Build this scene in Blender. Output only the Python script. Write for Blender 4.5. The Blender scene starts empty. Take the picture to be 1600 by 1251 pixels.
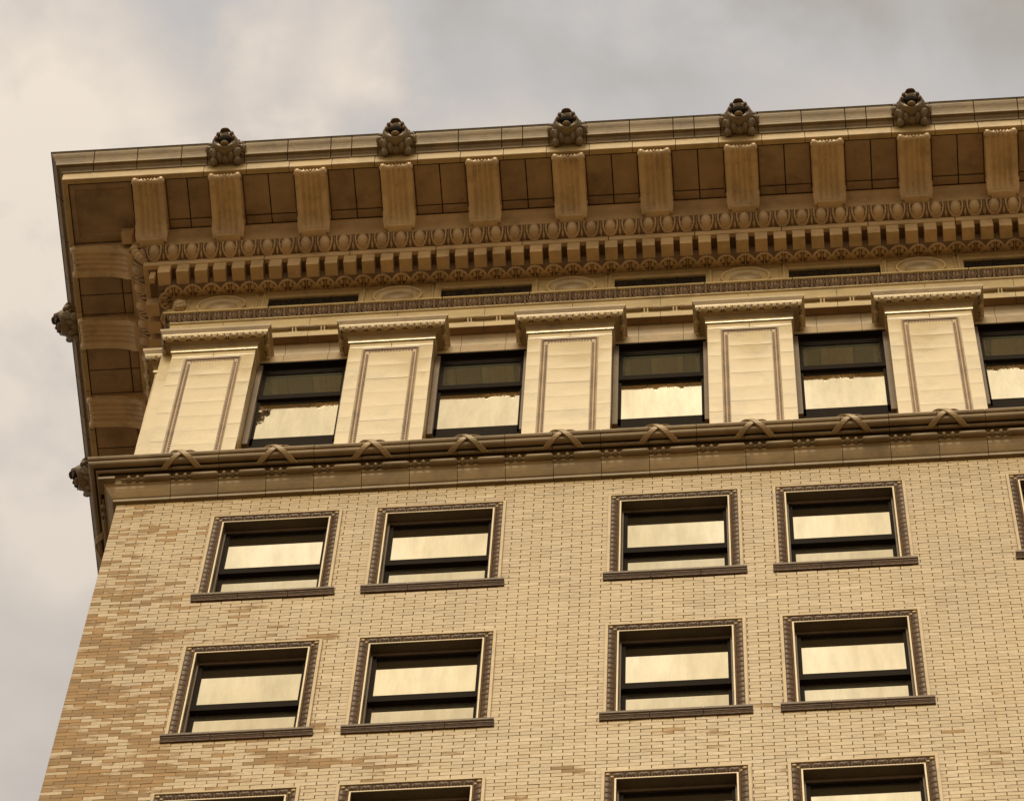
import bpy, math, random
from mathutils import Vector, Matrix
from mathutils.noise import noise as pnoise
R = math.radians
S = bpy.context.scene
col = S.collection
ZB = 49.2                      # height of the facade datum above the street

# ------------------------------------------------------------------ camera
cam_d = bpy.data.cameras.new('camera')
cam = bpy.data.objects.new('camera', cam_d); col.objects.link(cam); S.camera = cam
F, PI_, YA, RO = 7496.2, R(67.904), R(-8.021), R(4.336)
cy, sy = math.cos(YA), math.sin(YA)
fw = Vector((sy*math.cos(PI_), cy*math.cos(PI_), math.sin(PI_)))
rt = Vector((cy, -sy, 0)); up = rt.cross(fw)
r2 = math.cos(RO)*rt + math.sin(RO)*up; u2 = -math.sin(RO)*rt + math.cos(RO)*up
M = Matrix((r2, u2, -fw)).transposed().to_4x4()
M.translation = Vector((7.4979, -21.3515, -47.5357 + ZB))
cam.matrix_world = M
cam_d.sensor_fit = 'HORIZONTAL'; cam_d.sensor_width = 36.0
cam_d.lens = F/1600*36.0
cam_d.clip_start = 0.5; cam_d.clip_end = 3000

# ------------------------------------------------------------------ light
SUN_EL, SUN_AZ = 47.0, 182.0      # azimuth from +Y clockwise: behind the camera, a little to its left
sun_d = bpy.data.lights.new('sun', 'SUN'); sun = bpy.data.objects.new('sun', sun_d); col.objects.link(sun)
sun_d.energy = 1.75; sun_d.angle = R(20); sun_d.color = (1.0, 0.83, 0.56)
sdir = Vector((math.sin(R(SUN_AZ))*math.cos(R(SUN_EL)), math.cos(R(SUN_AZ))*math.cos(R(SUN_EL)), math.sin(R(SUN_EL))))
sun.rotation_euler = sdir.to_track_quat('Z', 'Y').to_euler()
sun.location = (0, -60, 90)

W = bpy.data.worlds.new('World'); S.world = W; W.use_nodes = True
def world():
    nt = W.node_tree; N = nt.nodes; L = nt.links; N.clear()
    def n(t, **k):
        o = N.new(t)
        for a, b in k.items(): setattr(o, a, b)
        return o
    def math_(op, a, b=None, c=None, clamp=False):
        o = n('ShaderNodeMath', operation=op, use_clamp=clamp)
        for i, v in enumerate((a, b, c)):
            if v is None: continue
            if isinstance(v, (int, float)): o.inputs[i].default_value = v
            else: L.new(v, o.inputs[i])
        return o.outputs[0]
    out = n('ShaderNodeOutputWorld'); bg = n('ShaderNodeBackground'); L.new(bg.outputs[0], out.inputs[0])
    bg.inputs[1].default_value = 0.1
    sky = n('ShaderNodeTexSky', sky_type='NISHITA'); sky.sun_disc = False
    sky.sun_elevation = R(SUN_EL); sky.sun_rotation = R(SUN_AZ)
    tc = n('ShaderNodeTexCoord')
    sep = n('ShaderNodeSeparateXYZ'); L.new(tc.outputs['Generated'], sep.inputs[0])
    zc = math_('MAXIMUM', sep.outputs[2], 0.06)
    u = math_('DIVIDE', sep.outputs[0], zc); v = math_('DIVIDE', sep.outputs[1], zc)
    cmb = n('ShaderNodeCombineXYZ'); L.new(u, cmb.inputs[0]); L.new(v, cmb.inputs[1])
    def noise(scale, detail, off, rough=.55, dist=0.0):
        mp = n('ShaderNodeMapping'); L.new(cmb.outputs[0], mp.inputs[0]); mp.inputs[1].default_value = off
        t = n('ShaderNodeTexNoise'); L.new(mp.outputs[0], t.inputs[0])
        t.inputs['Scale'].default_value = scale; t.inputs['Detail'].default_value = detail
        t.inputs['Roughness'].default_value = rough; t.inputs['Distortion'].default_value = dist
        return t.outputs[0]
    soft = noise(15.0, 6, (3.3, 1.2, 0), .55, .3)      # billows
    big = noise(2.6, 3, (7.1, 4.4, 0), .5)           # broad banks of cloud
    fine = noise(46.0, 5, (1.7, 9.2, 0), .5, .1)
    # single cloud masses, in plane coordinates (u, v) of the sky
    def blob(cu, cv, ru, rv, rot=0.0):
        du = math_('SUBTRACT', u, cu); dv = math_('SUBTRACT', v, cv)
        wob = math_('MULTIPLY_ADD', soft, 2.6, -1.3)
        wob2 = math_('MULTIPLY_ADD', fine, 1.6, -0.8)
        c, s = math.cos(rot), math.sin(rot)
        a = math_('ADD', math_('MULTIPLY', du, c/ru), math_('MULTIPLY', dv, s/ru))
        b = math_('ADD', math_('MULTIPLY', du, -s/rv), math_('MULTIPLY', dv, c/rv))
        d = math_('SQRT', math_('ADD', math_('MULTIPLY', a, a), math_('MULTIPLY', b, b)))
        d = math_('ADD', math_('ADD', d, wob), wob2)
        mr = n('ShaderNodeMapRange', interpolation_type='SMOOTHSTEP'); L.new(d, mr.inputs[0])
        mr.inputs[1].default_value = 1.75; mr.inputs[2].default_value = -0.1
        mr.inputs[3].default_value = 0; mr.inputs[4].default_value = 1
        return mr.outputs[0]
    base = math_('MULTIPLY_ADD', math_('SUBTRACT', big, .5), .7, math_('MULTIPLY_ADD', math_('SUBTRACT', soft, .5), .95, .40))
    val = base
    for sgn, args in BLOBS:
        val = math_('MULTIPLY_ADD', blob(*args), sgn, val)
    val = math_('MULTIPLY_ADD', math_('SUBTRACT', fine, .5), .25, val)
    ramp = n('ShaderNodeValToRGB'); L.new(val, ramp.inputs[0])
    e = ramp.color_ramp.elements
    e[0].position = 0.0; e[0].color = (.34, .31, .27, 1)
    e[1].position = 1.0; e[1].color = (.93, .83, .72, 1)
    m = e.new(.35); m.color = (.44, .41, .36, 1)
    m = e.new(.56); m.color = (.575, .56, .555, 1)
    m = e.new(.75); m.color = (.73, .66, .60, 1)
    # thick cloud glows more strongly round the (hidden) sun
    dot = n('ShaderNodeVectorMath', operation='DOT_PRODUCT'); L.new(tc.outputs['Generated'], dot.inputs[0]); dot.inputs[1].default_value = sdir
    g = math_('POWER', math_('MAXIMUM', dot.outputs['Value'], 0.0), 3.0)
    g = math_('MULTIPLY_ADD', g, SUNGLOW, 1.0-SUNGLOW*0.12)
    mul = n('ShaderNodeVectorMath', operation='SCALE'); L.new(ramp.outputs[0], mul.inputs[0]); L.new(math_('MULTIPLY', g, 10*SKYGAIN), mul.inputs['Scale'])
    warm = n('ShaderNodeMix', data_type='RGBA'); L.new(math_('MULTIPLY', math_('SUBTRACT', g, 1.0-SUNGLOW*0.12), .42, clamp=True), warm.inputs[0])
    warm.inputs[6].default_value = (1, 1, 1, 1); warm.inputs[7].default_value = (1.0, .86, .62, 1)
    wm = n('ShaderNodeVectorMath', operation='MULTIPLY'); L.new(mul.outputs[0], wm.inputs[0]); L.new(warm.outputs[2], wm.inputs[1])
    mix = n('ShaderNodeMix', data_type='RGBA'); mix.inputs[0].default_value = .93
    L.new(sky.outputs[0], mix.inputs[6]); L.new(wm.outputs[0], mix.inputs[7])
    L.new(mix.outputs[2], bg.inputs[0])
SUNGLOW = 2.4; SKYGAIN = 1.0
BLOBS = [(.52, (-.160, .330, .085, .060)), (.22, (-.090, .320, .016, .026, .25)), (-.24, (-.113, .312, .018, .012, -.3)), (-.14, (-.150, .302, .03, .008)),
         (.42, (-.180, .42, .060, .14)), (.24, (-.160, .430, .016, .014)), (.16, (.015, .345, .10, .014)), (.10, (-.055, .330, .02, .012))]
world()
S.view_settings.view_transform = 'Standard'; S.view_settings.look = 'None'
S.view_settings.exposure = 0.0; S.view_settings.gamma = 1.0; S.view_settings.use_curve_mapping = False
S.render.engine = 'CYCLES'

# ------------------------------------------------------------------ materials
def mat(name, base, var=.12, rough=.5, spec=.5, dirt=None, dirt_amt=.0, dirt_scale=1.5, bump=.15, bscale=18, sheen_bump=0.0, streak=0.0, coat=0.0, per_obj=.06):
    m = bpy.data.materials.new(name); m.use_nodes = True
    nt = m.node_tree; N = nt.nodes; L = nt.links; b = N['Principled BSDF']
    geo = N.new('ShaderNodeNewGeometry')
    t = N.new('ShaderNodeTexNoise'); t.inputs['Scale'].default_value = 2.3; t.inputs['Detail'].default_value = 7; t.inputs['Roughness'].default_value = .65
    L.new(geo.outputs['Position'], t.inputs[0])
    mr = N.new('ShaderNodeMapRange'); L.new(t.outputs[0], mr.inputs[0]); mr.inputs[1].default_value = .3; mr.inputs[2].default_value = .7
    mr.inputs[3].default_value = 1-var; mr.inputs[4].default_value = 1+var*.6
    oi = N.new('ShaderNodeObjectInfo')
    om = N.new('ShaderNodeMath'); om.operation = 'MULTIPLY_ADD'; L.new(oi.outputs['Random'], om.inputs[0]); om.inputs[1].default_value = per_obj*2; om.inputs[2].default_value = 1-per_obj
    mm = N.new('ShaderNodeMath'); mm.operation = 'MULTIPLY'; L.new(mr.outputs[0], mm.inputs[0]); L.new(om.outputs[0], mm.inputs[1])
    sc = N.new('ShaderNodeVectorMath'); sc.operation = 'SCALE'; sc.inputs[0].default_value = base; L.new(mm.outputs[0], sc.inputs['Scale'])
    colr = sc.outputs[0]
    if dirt:
        d = N.new('ShaderNodeTexNoise'); d.inputs['Scale'].default_value = dirt_scale; d.inputs['Detail'].default_value = 8; d.inputs['Roughness'].default_value = .7
        mp = N.new('ShaderNodeMapping'); L.new(geo.outputs['Position'], mp.inputs[0]); mp.inputs[3].default_value = (1, 1, 1-streak)
        L.new(mp.outputs[0], d.inputs[0])
        dr = N.new('ShaderNodeMapRange'); L.new(d.outputs[0], dr.inputs[0]); dr.inputs[1].default_value = .5; dr.inputs[2].default_value = .78
        dr.inputs[3].default_value = 0; dr.inputs[4].default_value = dirt_amt
        mx = N.new('ShaderNodeMix'); mx.data_type = 'RGBA'; L.new(dr.outputs[0], mx.inputs[0]); L.new(colr, mx.inputs[6]); mx.inputs[7].default_value = (*dirt, 1)
        colr = mx.outputs[2]
    L.new(colr, b.inputs['Base Color'])
    b.inputs['Roughness'].default_value = rough
    b.inputs['Specular IOR Level'].default_value = spec
    if coat:
        b.inputs['Coat Weight'].default_value = coat; b.inputs['Coat Roughness'].default_value = .12
    if bump:
        bt = N.new('ShaderNodeTexNoise'); bt.inputs['Scale'].default_value = bscale; bt.inputs['Detail'].default_value = 4; L.new(geo.outputs['Position'], bt.inputs[0])
        bp = N.new('ShaderNodeBump'); bp.inputs['Strength'].default_value = bump; bp.inputs['Distance'].default_value = .02
        L.new(bt.outputs[0], bp.inputs['Height']); L.new(bp.outputs[0], b.inputs['Normal'])
        if coat: L.new(bp.outputs[0], b.inputs['Coat Normal'])
    return m
CREAM = mat('glazed_cream_terracotta', (.66, .495, .215), .12, .3, .7, (.26, .17, .075), .75, 1.5, .05, 3.0, coat=1.0, per_obj=.04)
STONE = mat('buff_terracotta', (.52, .36, .15), .18, .42, .45, (.15, .09, .04), .65, 2.6, .12, 14, coat=.1)
BED = mat('lit_bed_moulding_terracotta', (.66, .45, .215), .2, .42, .5, (.18, .10, .045), .6, 2.4, .15, 14)  # paler cornice buff: sky light on outward faces put into the colour
GRIME_SHADE = mat('weathered_and_shaded_brown_terracotta', (.27, .18, .078), .25, .48, .28, (.08, .05, .025), .7, 3.0, .15, 14)
GRIME_SHADE2 = mat('weathered_and_shaded_buff_terracotta', (.40, .27, .115), .22, .45, .3, (.11, .07, .035), .65, 2.8, .15, 14)
BRACK = mat('lit_bracket_terracotta', (.72, .51, .255), .2, .35, .6, (.20, .11, .05), .7, 3.0, .15, 14, coat=.2)  # brackets lightened in colour to look lit against the soffit
HOLLOW_SHADE = mat('shaded_hollow_terracotta', (.23, .14, .065), .25, .6, .3)  # dark tone for relief hollows, shade put into the colour
RECESS_SHADE = mat('shaded_recess_terracotta', (.26, .16, .075), .25, .6, .3)  # dark tone for soffit and dentil gaps, standing in for shade
SHADE = mat('shaded_window_reveal', (.13, .095, .055), .2, .6, .3, (.05, .035, .02), .5, 4.0)  # reveal colour darkened to hold the shade under the window head
TAN = mat('shaded_brown_buff_terracotta', (.40, .265, .14), .28, .42, .5, (.10, .055, .025), .75, 2.0, .15, 14)  # soffit copy with shade put into its colour; panel mouldings share it
DARKSTONE = mat('grimy_and_shaded_brown_terracotta', (.115, .058, .022), .25, .42, .22, (.04, .022, .012), .6, 6.0, .2, 30)  # grimy ornament and sills; also paints shade behind and between carvings
OLIVE = mat('weathered_olive_terracotta', (.26, .185, .095), .25, .42, .45, (.07, .05, .035), .6, 5.0, .2, 25, coat=.05)
LEAFM = mat('sooty_leaf_terracotta', (.30, .185, .085), .25, .42, .22, (.05, .03, .02), .7, 9.0, .2, 25)
JOINT = mat('dark_joint_mortar', (.055, .037, .022), .2, .9, .2)
FRAME = mat('dark_bronze_window_paint', (.018, .012, .008), .2, .7, .04, bump=.05)
CASING = mat('brown_window_casing', (.17, .11, .06), .2, .55, .3, (.05, .035, .02), .5, 4.0)
ROOF = mat('dark_roof_metal', (.03, .025, .02), .1, .5, .4)
MOUTH = mat('shade_black_cavity', (.018, .014, .011), .1, .9, .1)  # near-black that stands in for shade inside hollows

def glass_mat(name, tint, dark, refl):
    m = bpy.data.materials.new(name); m.use_nodes = True
    nt = m.node_tree; N = nt.nodes; L = nt.links; N.clear()
    o = N.new('ShaderNodeOutputMaterial'); mx = N.new('ShaderNodeMixShader'); gl = N.new('ShaderNodeBsdfGlossy'); df = N.new('ShaderNodeBsdfDiffuse')
    gl.inputs['Color'].default_value = (*tint, 1); gl.inputs['Roughness'].default_value = .02
    df.inputs['Color'].default_value = (*dark, 1); mx.inputs[0].default_value = refl
    g2 = N.new('ShaderNodeNewGeometry'); mp = N.new('ShaderNodeMapping'); mp.inputs[3].default_value = (5.0, 1, .8); L.new(g2.outputs['Position'], mp.inputs[0])
    st = N.new('ShaderNodeTexNoise'); st.inputs['Scale'].default_value = 1.6; st.inputs['Detail'].default_value = 6; st.inputs['Roughness'].default_value = .65; L.new(mp.outputs[0], st.inputs[0])
    oi = N.new('ShaderNodeObjectInfo')
    a1 = N.new('ShaderNodeMapRange'); L.new(st.outputs[0], a1.inputs[0]); a1.inputs[1].default_value = .35; a1.inputs[2].default_value = .75; a1.inputs[3].default_value = 1.04; a1.inputs[4].default_value = .80
    a2 = N.new('ShaderNodeMath'); a2.operation = 'MULTIPLY_ADD'; L.new(oi.outputs['Random'], a2.inputs[0]); a2.inputs[1].default_value = .24; a2.inputs[2].default_value = .78
    a3 = N.new('ShaderNodeMath'); a3.operation = 'MULTIPLY'; L.new(a1.outputs[0], a3.inputs[0]); L.new(a2.outputs[0], a3.inputs[1])
    a4 = N.new('ShaderNodeMath'); a4.operation = 'MULTIPLY'; L.new(a3.outputs[0], a4.inputs[0]); a4.inputs[1].default_value = refl; L.new(a4.outputs[0], mx.inputs[0])
    geo = N.new('ShaderNodeNewGeometry'); t = N.new('ShaderNodeTexNoise'); t.inputs['Scale'].default_value = 1.3; t.inputs['Detail'].default_value = 2
    L.new(geo.outputs['Position'], t.inputs[0]); bp = N.new('ShaderNodeBump'); bp.inputs['Strength'].default_value = .03; bp.inputs['Distance'].default_value = .02
    L.new(t.outputs[0], bp.inputs['Height']); L.new(bp.outputs[0], gl.inputs['Normal'])
    L.new(df.outputs[0], mx.inputs[1]); L.new(gl.outputs[0], mx.inputs[2]); L.new(mx.outputs[0], o.inputs[0])
    return m
GLASS = glass_mat('reflective_window_glass', (1.0, .93, .74), (.05, .045, .03), .92)
GLASS_UP = glass_mat('dimmed_upper_glass', (.62, .60, .48), (.12, .115, .075), .5)  # upper panes dimmed in colour to imitate the dark cornice reflection
GLASS_VENT = glass_mat('dark_vent_glass', (.5, .5, .45), (.02, .018, .014), .25)
GLASS_LOW = glass_mat('dusty_window_glass', (.95, .88, .70), (.12, .10, .06), .74)

# brick: colour picked per brick from its cell, with tan patches of smeared mortar
BL, BH = .2245, .0755
Z00 = 3.02 - 200*BH
def brick_mat(name, mortar=False):
    m = bpy.data.materials.new(name); m.use_nodes = True
    nt = m.node_tree; N = nt.nodes; L = nt.links; b = N['Principled BSDF']
    def mt(op, a, c=None, d=None):
        o = N.new('ShaderNodeMath'); o.operation = op
        for i, v in enumerate((a, c, d)):
            if v is None: continue
            if isinstance(v, (int, float)): o.inputs[i].default_value = v
            else: L.new(v, o.inputs[i])
        return o.outputs[0]
    geo = N.new('ShaderNodeNewGeometry'); sp = N.new('ShaderNodeSeparateXYZ'); L.new(geo.outputs['Position'], sp.inputs[0])
    row = mt('FLOOR', mt('DIVIDE', mt('SUBTRACT', sp.outputs[2], Z00+ZB), BH))
    par = mt('MODULO', row, 2.0)
    xs = mt('ADD', mt('DIVIDE', sp.outputs[0], BL), mt('MULTIPLY_ADD', par, .5, 50.0))
    colm = mt('FLOOR', xs)
    cv = N.new('ShaderNodeCombineXYZ'); L.new(row, cv.inputs[0]); L.new(colm, cv.inputs[1])
    wn = N.new('ShaderNodeTexWhiteNoise'); wn.noise_dimensions = '3D'; L.new(cv.outputs[0], wn.inputs[0])
    # stain field
    t = N.new('ShaderNodeTexNoise'); t.inputs['Scale'].default_value = 1.1; t.inputs['Detail'].default_value = 5; t.inputs['Roughness'].default_value = .62
    mp = N.new('ShaderNodeMapping'); mp.inputs[3].default_value = (.9, 1, 2.1); L.new(geo.outputs['Position'], mp.inputs[0]); L.new(mp.outputs[0], t.inputs[0])
    # the weathered corner of the building: repairs thin out away from it and above the second floor of windows shown
    fx = mt('MULTIPLY', sp.outputs[0], -.085); 
    fx = mt('MAXIMUM', fx, -.34)
    fz = mt('MULTIPLY', mt('SUBTRACT', sp.outputs[2], ZB-.5), -.035)
    fz = mt('MAXIMUM', mt('MINIMUM', fz, .12), -.3)
    st = mt('ADD', mt('ADD', mt('MULTIPLY_ADD', t.outputs[0], 1.0, .14), fx), fz)
    if mortar:
        r = N.new('ShaderNodeMapRange'); L.new(st, r.inputs[0]); r.inputs[1].default_value = .50; r.inputs[2].default_value = .60
        mx = N.new('ShaderNodeMix'); mx.data_type = 'RGBA'; L.new(r.outputs[0], mx.inputs[0])
        mx.inputs[6].default_value = (.15, .095, .04, 1); mx.inputs[7].default_value = (.36, .225, .10, 1)
        L.new(mx.outputs[2], b.inputs['Base Color']); b.inputs['Roughness'].default_value = .9
        return m
    thr = mt('ADD', st, mt('MULTIPLY_ADD', wn.outputs['Value'], .30, -.15))
    r = N.new('ShaderNodeMapRange'); L.new(thr, r.inputs[0]); r.inputs[1].default_value = .565; r.inputs[2].default_value = .645
    sepc = N.new('ShaderNodeSeparateColor'); L.new(wn.outputs['Color'], sepc.inputs[0])
    v = mt('MULTIPLY_ADD', sepc.outputs[0], .16, .90)
    f = N.new('ShaderNodeTexNoise'); f.inputs['Scale'].default_value = 14; f.inputs['Detail'].default_value = 5; L.new(geo.outputs['Position'], f.inputs[0])
    v = mt('MULTIPLY', v, mt('MULTIPLY_ADD', f.outputs[0], .16, .92))
    big = N.new('ShaderNodeTexNoise'); big.inputs['Scale'].default_value = .45; big.inputs['Detail'].default_value = 3; L.new(geo.outputs['Position'], big.inputs[0])
    v = mt('MULTIPLY', v, mt('MULTIPLY_ADD', big.outputs[0], .35, .82))
    ms = N.new('ShaderNodeMapping'); ms.inputs[3].default_value = (2.6, 1, .22); L.new(geo.outputs['Position'], ms.inputs[0])
    sk = N.new('ShaderNodeTexNoise'); sk.inputs['Scale'].default_value = 1.0; sk.inputs['Detail'].default_value = 5; L.new(ms.outputs[0], sk.inputs[0])
    v = mt('MULTIPLY', v, mt('MULTIPLY_ADD', sk.outputs[0], .34, .83))
    a = N.new('ShaderNodeVectorMath'); a.operation = 'SCALE'; a.inputs[0].default_value = (.405, .265, .084); L.new(v, a.inputs['Scale'])
    a2 = N.new('ShaderNodeVectorMath'); a2.operation = 'SCALE'; a2.inputs[0].default_value = (.345, .20, .068); L.new(mt('MULTIPLY', v, mt('MULTIPLY_ADD', sepc.outputs[1], .35, .82)), a2.inputs['Scale'])
    # pinkish top courses
    mx = N.new('ShaderNodeMix'); mx.data_type = 'RGBA'; L.new(r.outputs[0], mx.inputs[0]); L.new(a.outputs[0], mx.inputs[6]); L.new(a2.outputs[0], mx.inputs[7])
    L.new(mx.outputs[2], b.inputs['Base Color'])
    L.new(mt('MULTIPLY_ADD', r.outputs[0], .45, .33), b.inputs['Roughness'])
    b.inputs['Coat Weight'].default_value = .15; b.inputs['Coat Roughness'].default_value = .2
    bp = N.new('ShaderNodeBump'); bp.inputs['Strength'].default_value = .25; bp.inputs['Distance'].default_value = .01; L.new(f.outputs[0], bp.inputs['Height']); L.new(bp.outputs[0], b.inputs['Normal'])
    return m
BRICK = brick_mat('glazed_buff_brick'); MORTAR = brick_mat('brown_and_tan_mortar', True)

# ------------------------------------------------------------------ mesh helpers
class MB:
    def __init__(s): s.v = []; s.f = []; s.sm = []
    def add(s, vs, fs, smooth=False):
        o = len(s.v); s.v += [tuple(p) for p in vs]; s.f += [tuple(i+o for i in f) for f in fs]; s.sm += [smooth]*len(fs); return s
    def box(s, a, b, back=True):
        x0, y0, z0 = a; x1, y1, z1 = b
        vs = [(x0,y0,z0),(x1,y0,z0),(x1,y1,z0),(x0,y1,z0),(x0,y0,z1),(x1,y0,z1),(x1,y1,z1),(x0,y1,z1)]
        fs = [(0,3,2,1),(4,5,6,7),(0,1,5,4),(1,2,6,5),(3,0,4,7)]
        if back: fs.append((2,3,7,6))
        return s.add(vs, fs)
    def ell(s, c, r, nu=14, nv=8, fn=None):
        vs = []; fs = []
        for j in range(nv+1):
            th = math.pi*j/nv
            for i in range(nu):
                ph = 2*math.pi*i/nu
                d = Vector((math.sin(th)*math.cos(ph), math.sin(th)*math.sin(ph), math.cos(th)))
                k = fn(d) if fn else 1
                vs.append((c[0]+d.x*r[0]*k, c[1]+d.y*r[1]*k, c[2]+d.z*r[2]*k))
        for j in range(nv):
            for i in range(nu):
                a = j*nu+i; b2 = j*nu+(i+1) % nu
                fs.append((a, a+nu, b2+nu, b2))
        return s.add(vs, fs, True)
    def lathe_x(s, prof, y, z, n=12):
        vs = []; fs = []
        for x, r in prof:
            for i in range(n):
                a = 2*math.pi*i/n; vs.append((x, y+r*math.cos(a), z+r*math.sin(a)))
        for j in range(len(prof)-1):
            for i in range(n):
                a = j*n+i; b2 = j*n+(i+1) % n; fs.append((a, b2, b2+n, a+n))
        fs.append(tuple(range(n-1, -1, -1))); k = (len(prof)-1)*n; fs.append(tuple(range(k, k+n)))
        return s.add(vs, fs, True)
    def mesh(s, name, m):
        me = bpy.data.meshes.new(name); me.from_pydata(s.v, [], s.f); me.materials.append(m)
        me.polygons.foreach_set('use_smooth', s.sm); me.update(); return me

JIT = random.Random(42)
def place(name, me, parent, loc=(0, 0, 0), rotz=0.0, label=None, kind=None):
    o = bpy.data.objects.new(name, me); col.objects.link(o); o.parent = parent
    z = loc[2] + (ZB if parent is BUILD else 0)
    o.location = (loc[0], loc[1], z); o.rotation_euler = (0, 0, rotz)
    if label: o['label'] = label
    if kind: o['kind'] = kind
    return o
BUILD = bpy.data.objects.new('office_building', None); col.objects.link(BUILD); BUILD.location = (0, 0, 0)
BUILD.empty_display_size = 3
BUILD['label'] = 'tall buff brick office building with deep bracketed cornice, lion heads and cream glazed pilasters'
BUILD['category'] = 'building'

XR, YB = 13.4, 13.4                  # how far front and side are built
GX = [.735 + 1.105*k for k in range(0, 12)]
SIDES = ('front', 'left')
def unit(name, me, side, s, parent=None, z=0, label=None):
    """a piece modelled for the front (outward = -y), centred on x = 0"""
    JR = JIT; jx, jy, jz, ja = (JR.uniform(-.0022, .0022), JR.uniform(-.002, .002), JR.uniform(-.0015, .0015), JR.uniform(-.006, .006))
    if name in ('crossed_ribbon', 'long_bead', 'medallion', 'frieze_panel_border'): ja = 0
    if side == 'front': return place(name, me, parent or BUILD, (s+jx, jy, z+jz), ja if s < .5 else 0, label)
    return place(name, me, parent or BUILD, (jy, s+jx, z+jz), -math.pi/2, label)

def prism(prof, side, a, b, mitre=False, eb=None):
    """prof: list of (e, z); solid back to eb; a..b along the face"""
    eb = min(e for e, z in prof) - .12 if eb is None else eb
    pts = list(prof) + [(eb, prof[-1][1]), (eb, prof[0][1])]
    n = len(pts); vs = []
    for t in (0, 1):
        for e, z in pts:
            s_ = (-e if mitre else a) if t == 0 else b
            vs.append((s_, -e, z) if side == 'front' else (-e, s_, z))
    fs = []
    for i in range(n):
        j = (i+1) % n
        q = (i, j, j+n, i+n)
        fs.append(q if side == 'left' else q[::-1])
    fs.append(tuple(range(n))[::-1] if side == 'left' else tuple(range(n)))
    fs.append(tuple(range(n, 2*n)) if side == 'left' else tuple(range(n, 2*n))[::-1])
    return vs, fs
def blocks(name, prof, m, step, first, gap=.011, sides=SIDES, lim=None, eb=None, core=True, cmat=None, jit=.002, parent=None):
    rnd = random.Random(name)
    for side in sides:
        end = XR if side == 'front' else YB
        a = None; s0 = first; k = 0
        cuts = []
        while s0 < end: cuts.append(s0); s0 += step
        cuts.append(end)
        prev = None
        for i, c in enumerate(cuts):
            j = rnd.uniform(-jit, jit)
            pr = [(e + j, z) for e, z in prof]
            mb = MB()
            if prev is None:
                mb.add(*prism(prof, side, 0, c-gap/2, True, eb))
            else:
                mb.add(*prism(pr, side, prev+gap/2, c-gap/2, False, eb if eb is not None else min(e for e, z in prof)-.12))
            place(name, mb.mesh(name, m), parent or BUILD)
            prev = c
    if core:
        mb = MB()
        for side in sides:
            end = XR if side == 'front' else YB
            pr = [(e-.016, z) for e, z in prof]
            pr[0] = (pr[0][0], pr[0][1]+.004); pr[-1] = (pr[-1][0], pr[-1][1]-.004)
            lo = (eb+.004) if eb is not None else min(e for e, z in prof)-.11
            mb.add(*prism(pr, side, 0, end-.01, True, lo))
        place('joint_mortar', mb.mesh('joint_mortar', cmat or JOINT), BUILD)

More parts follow.
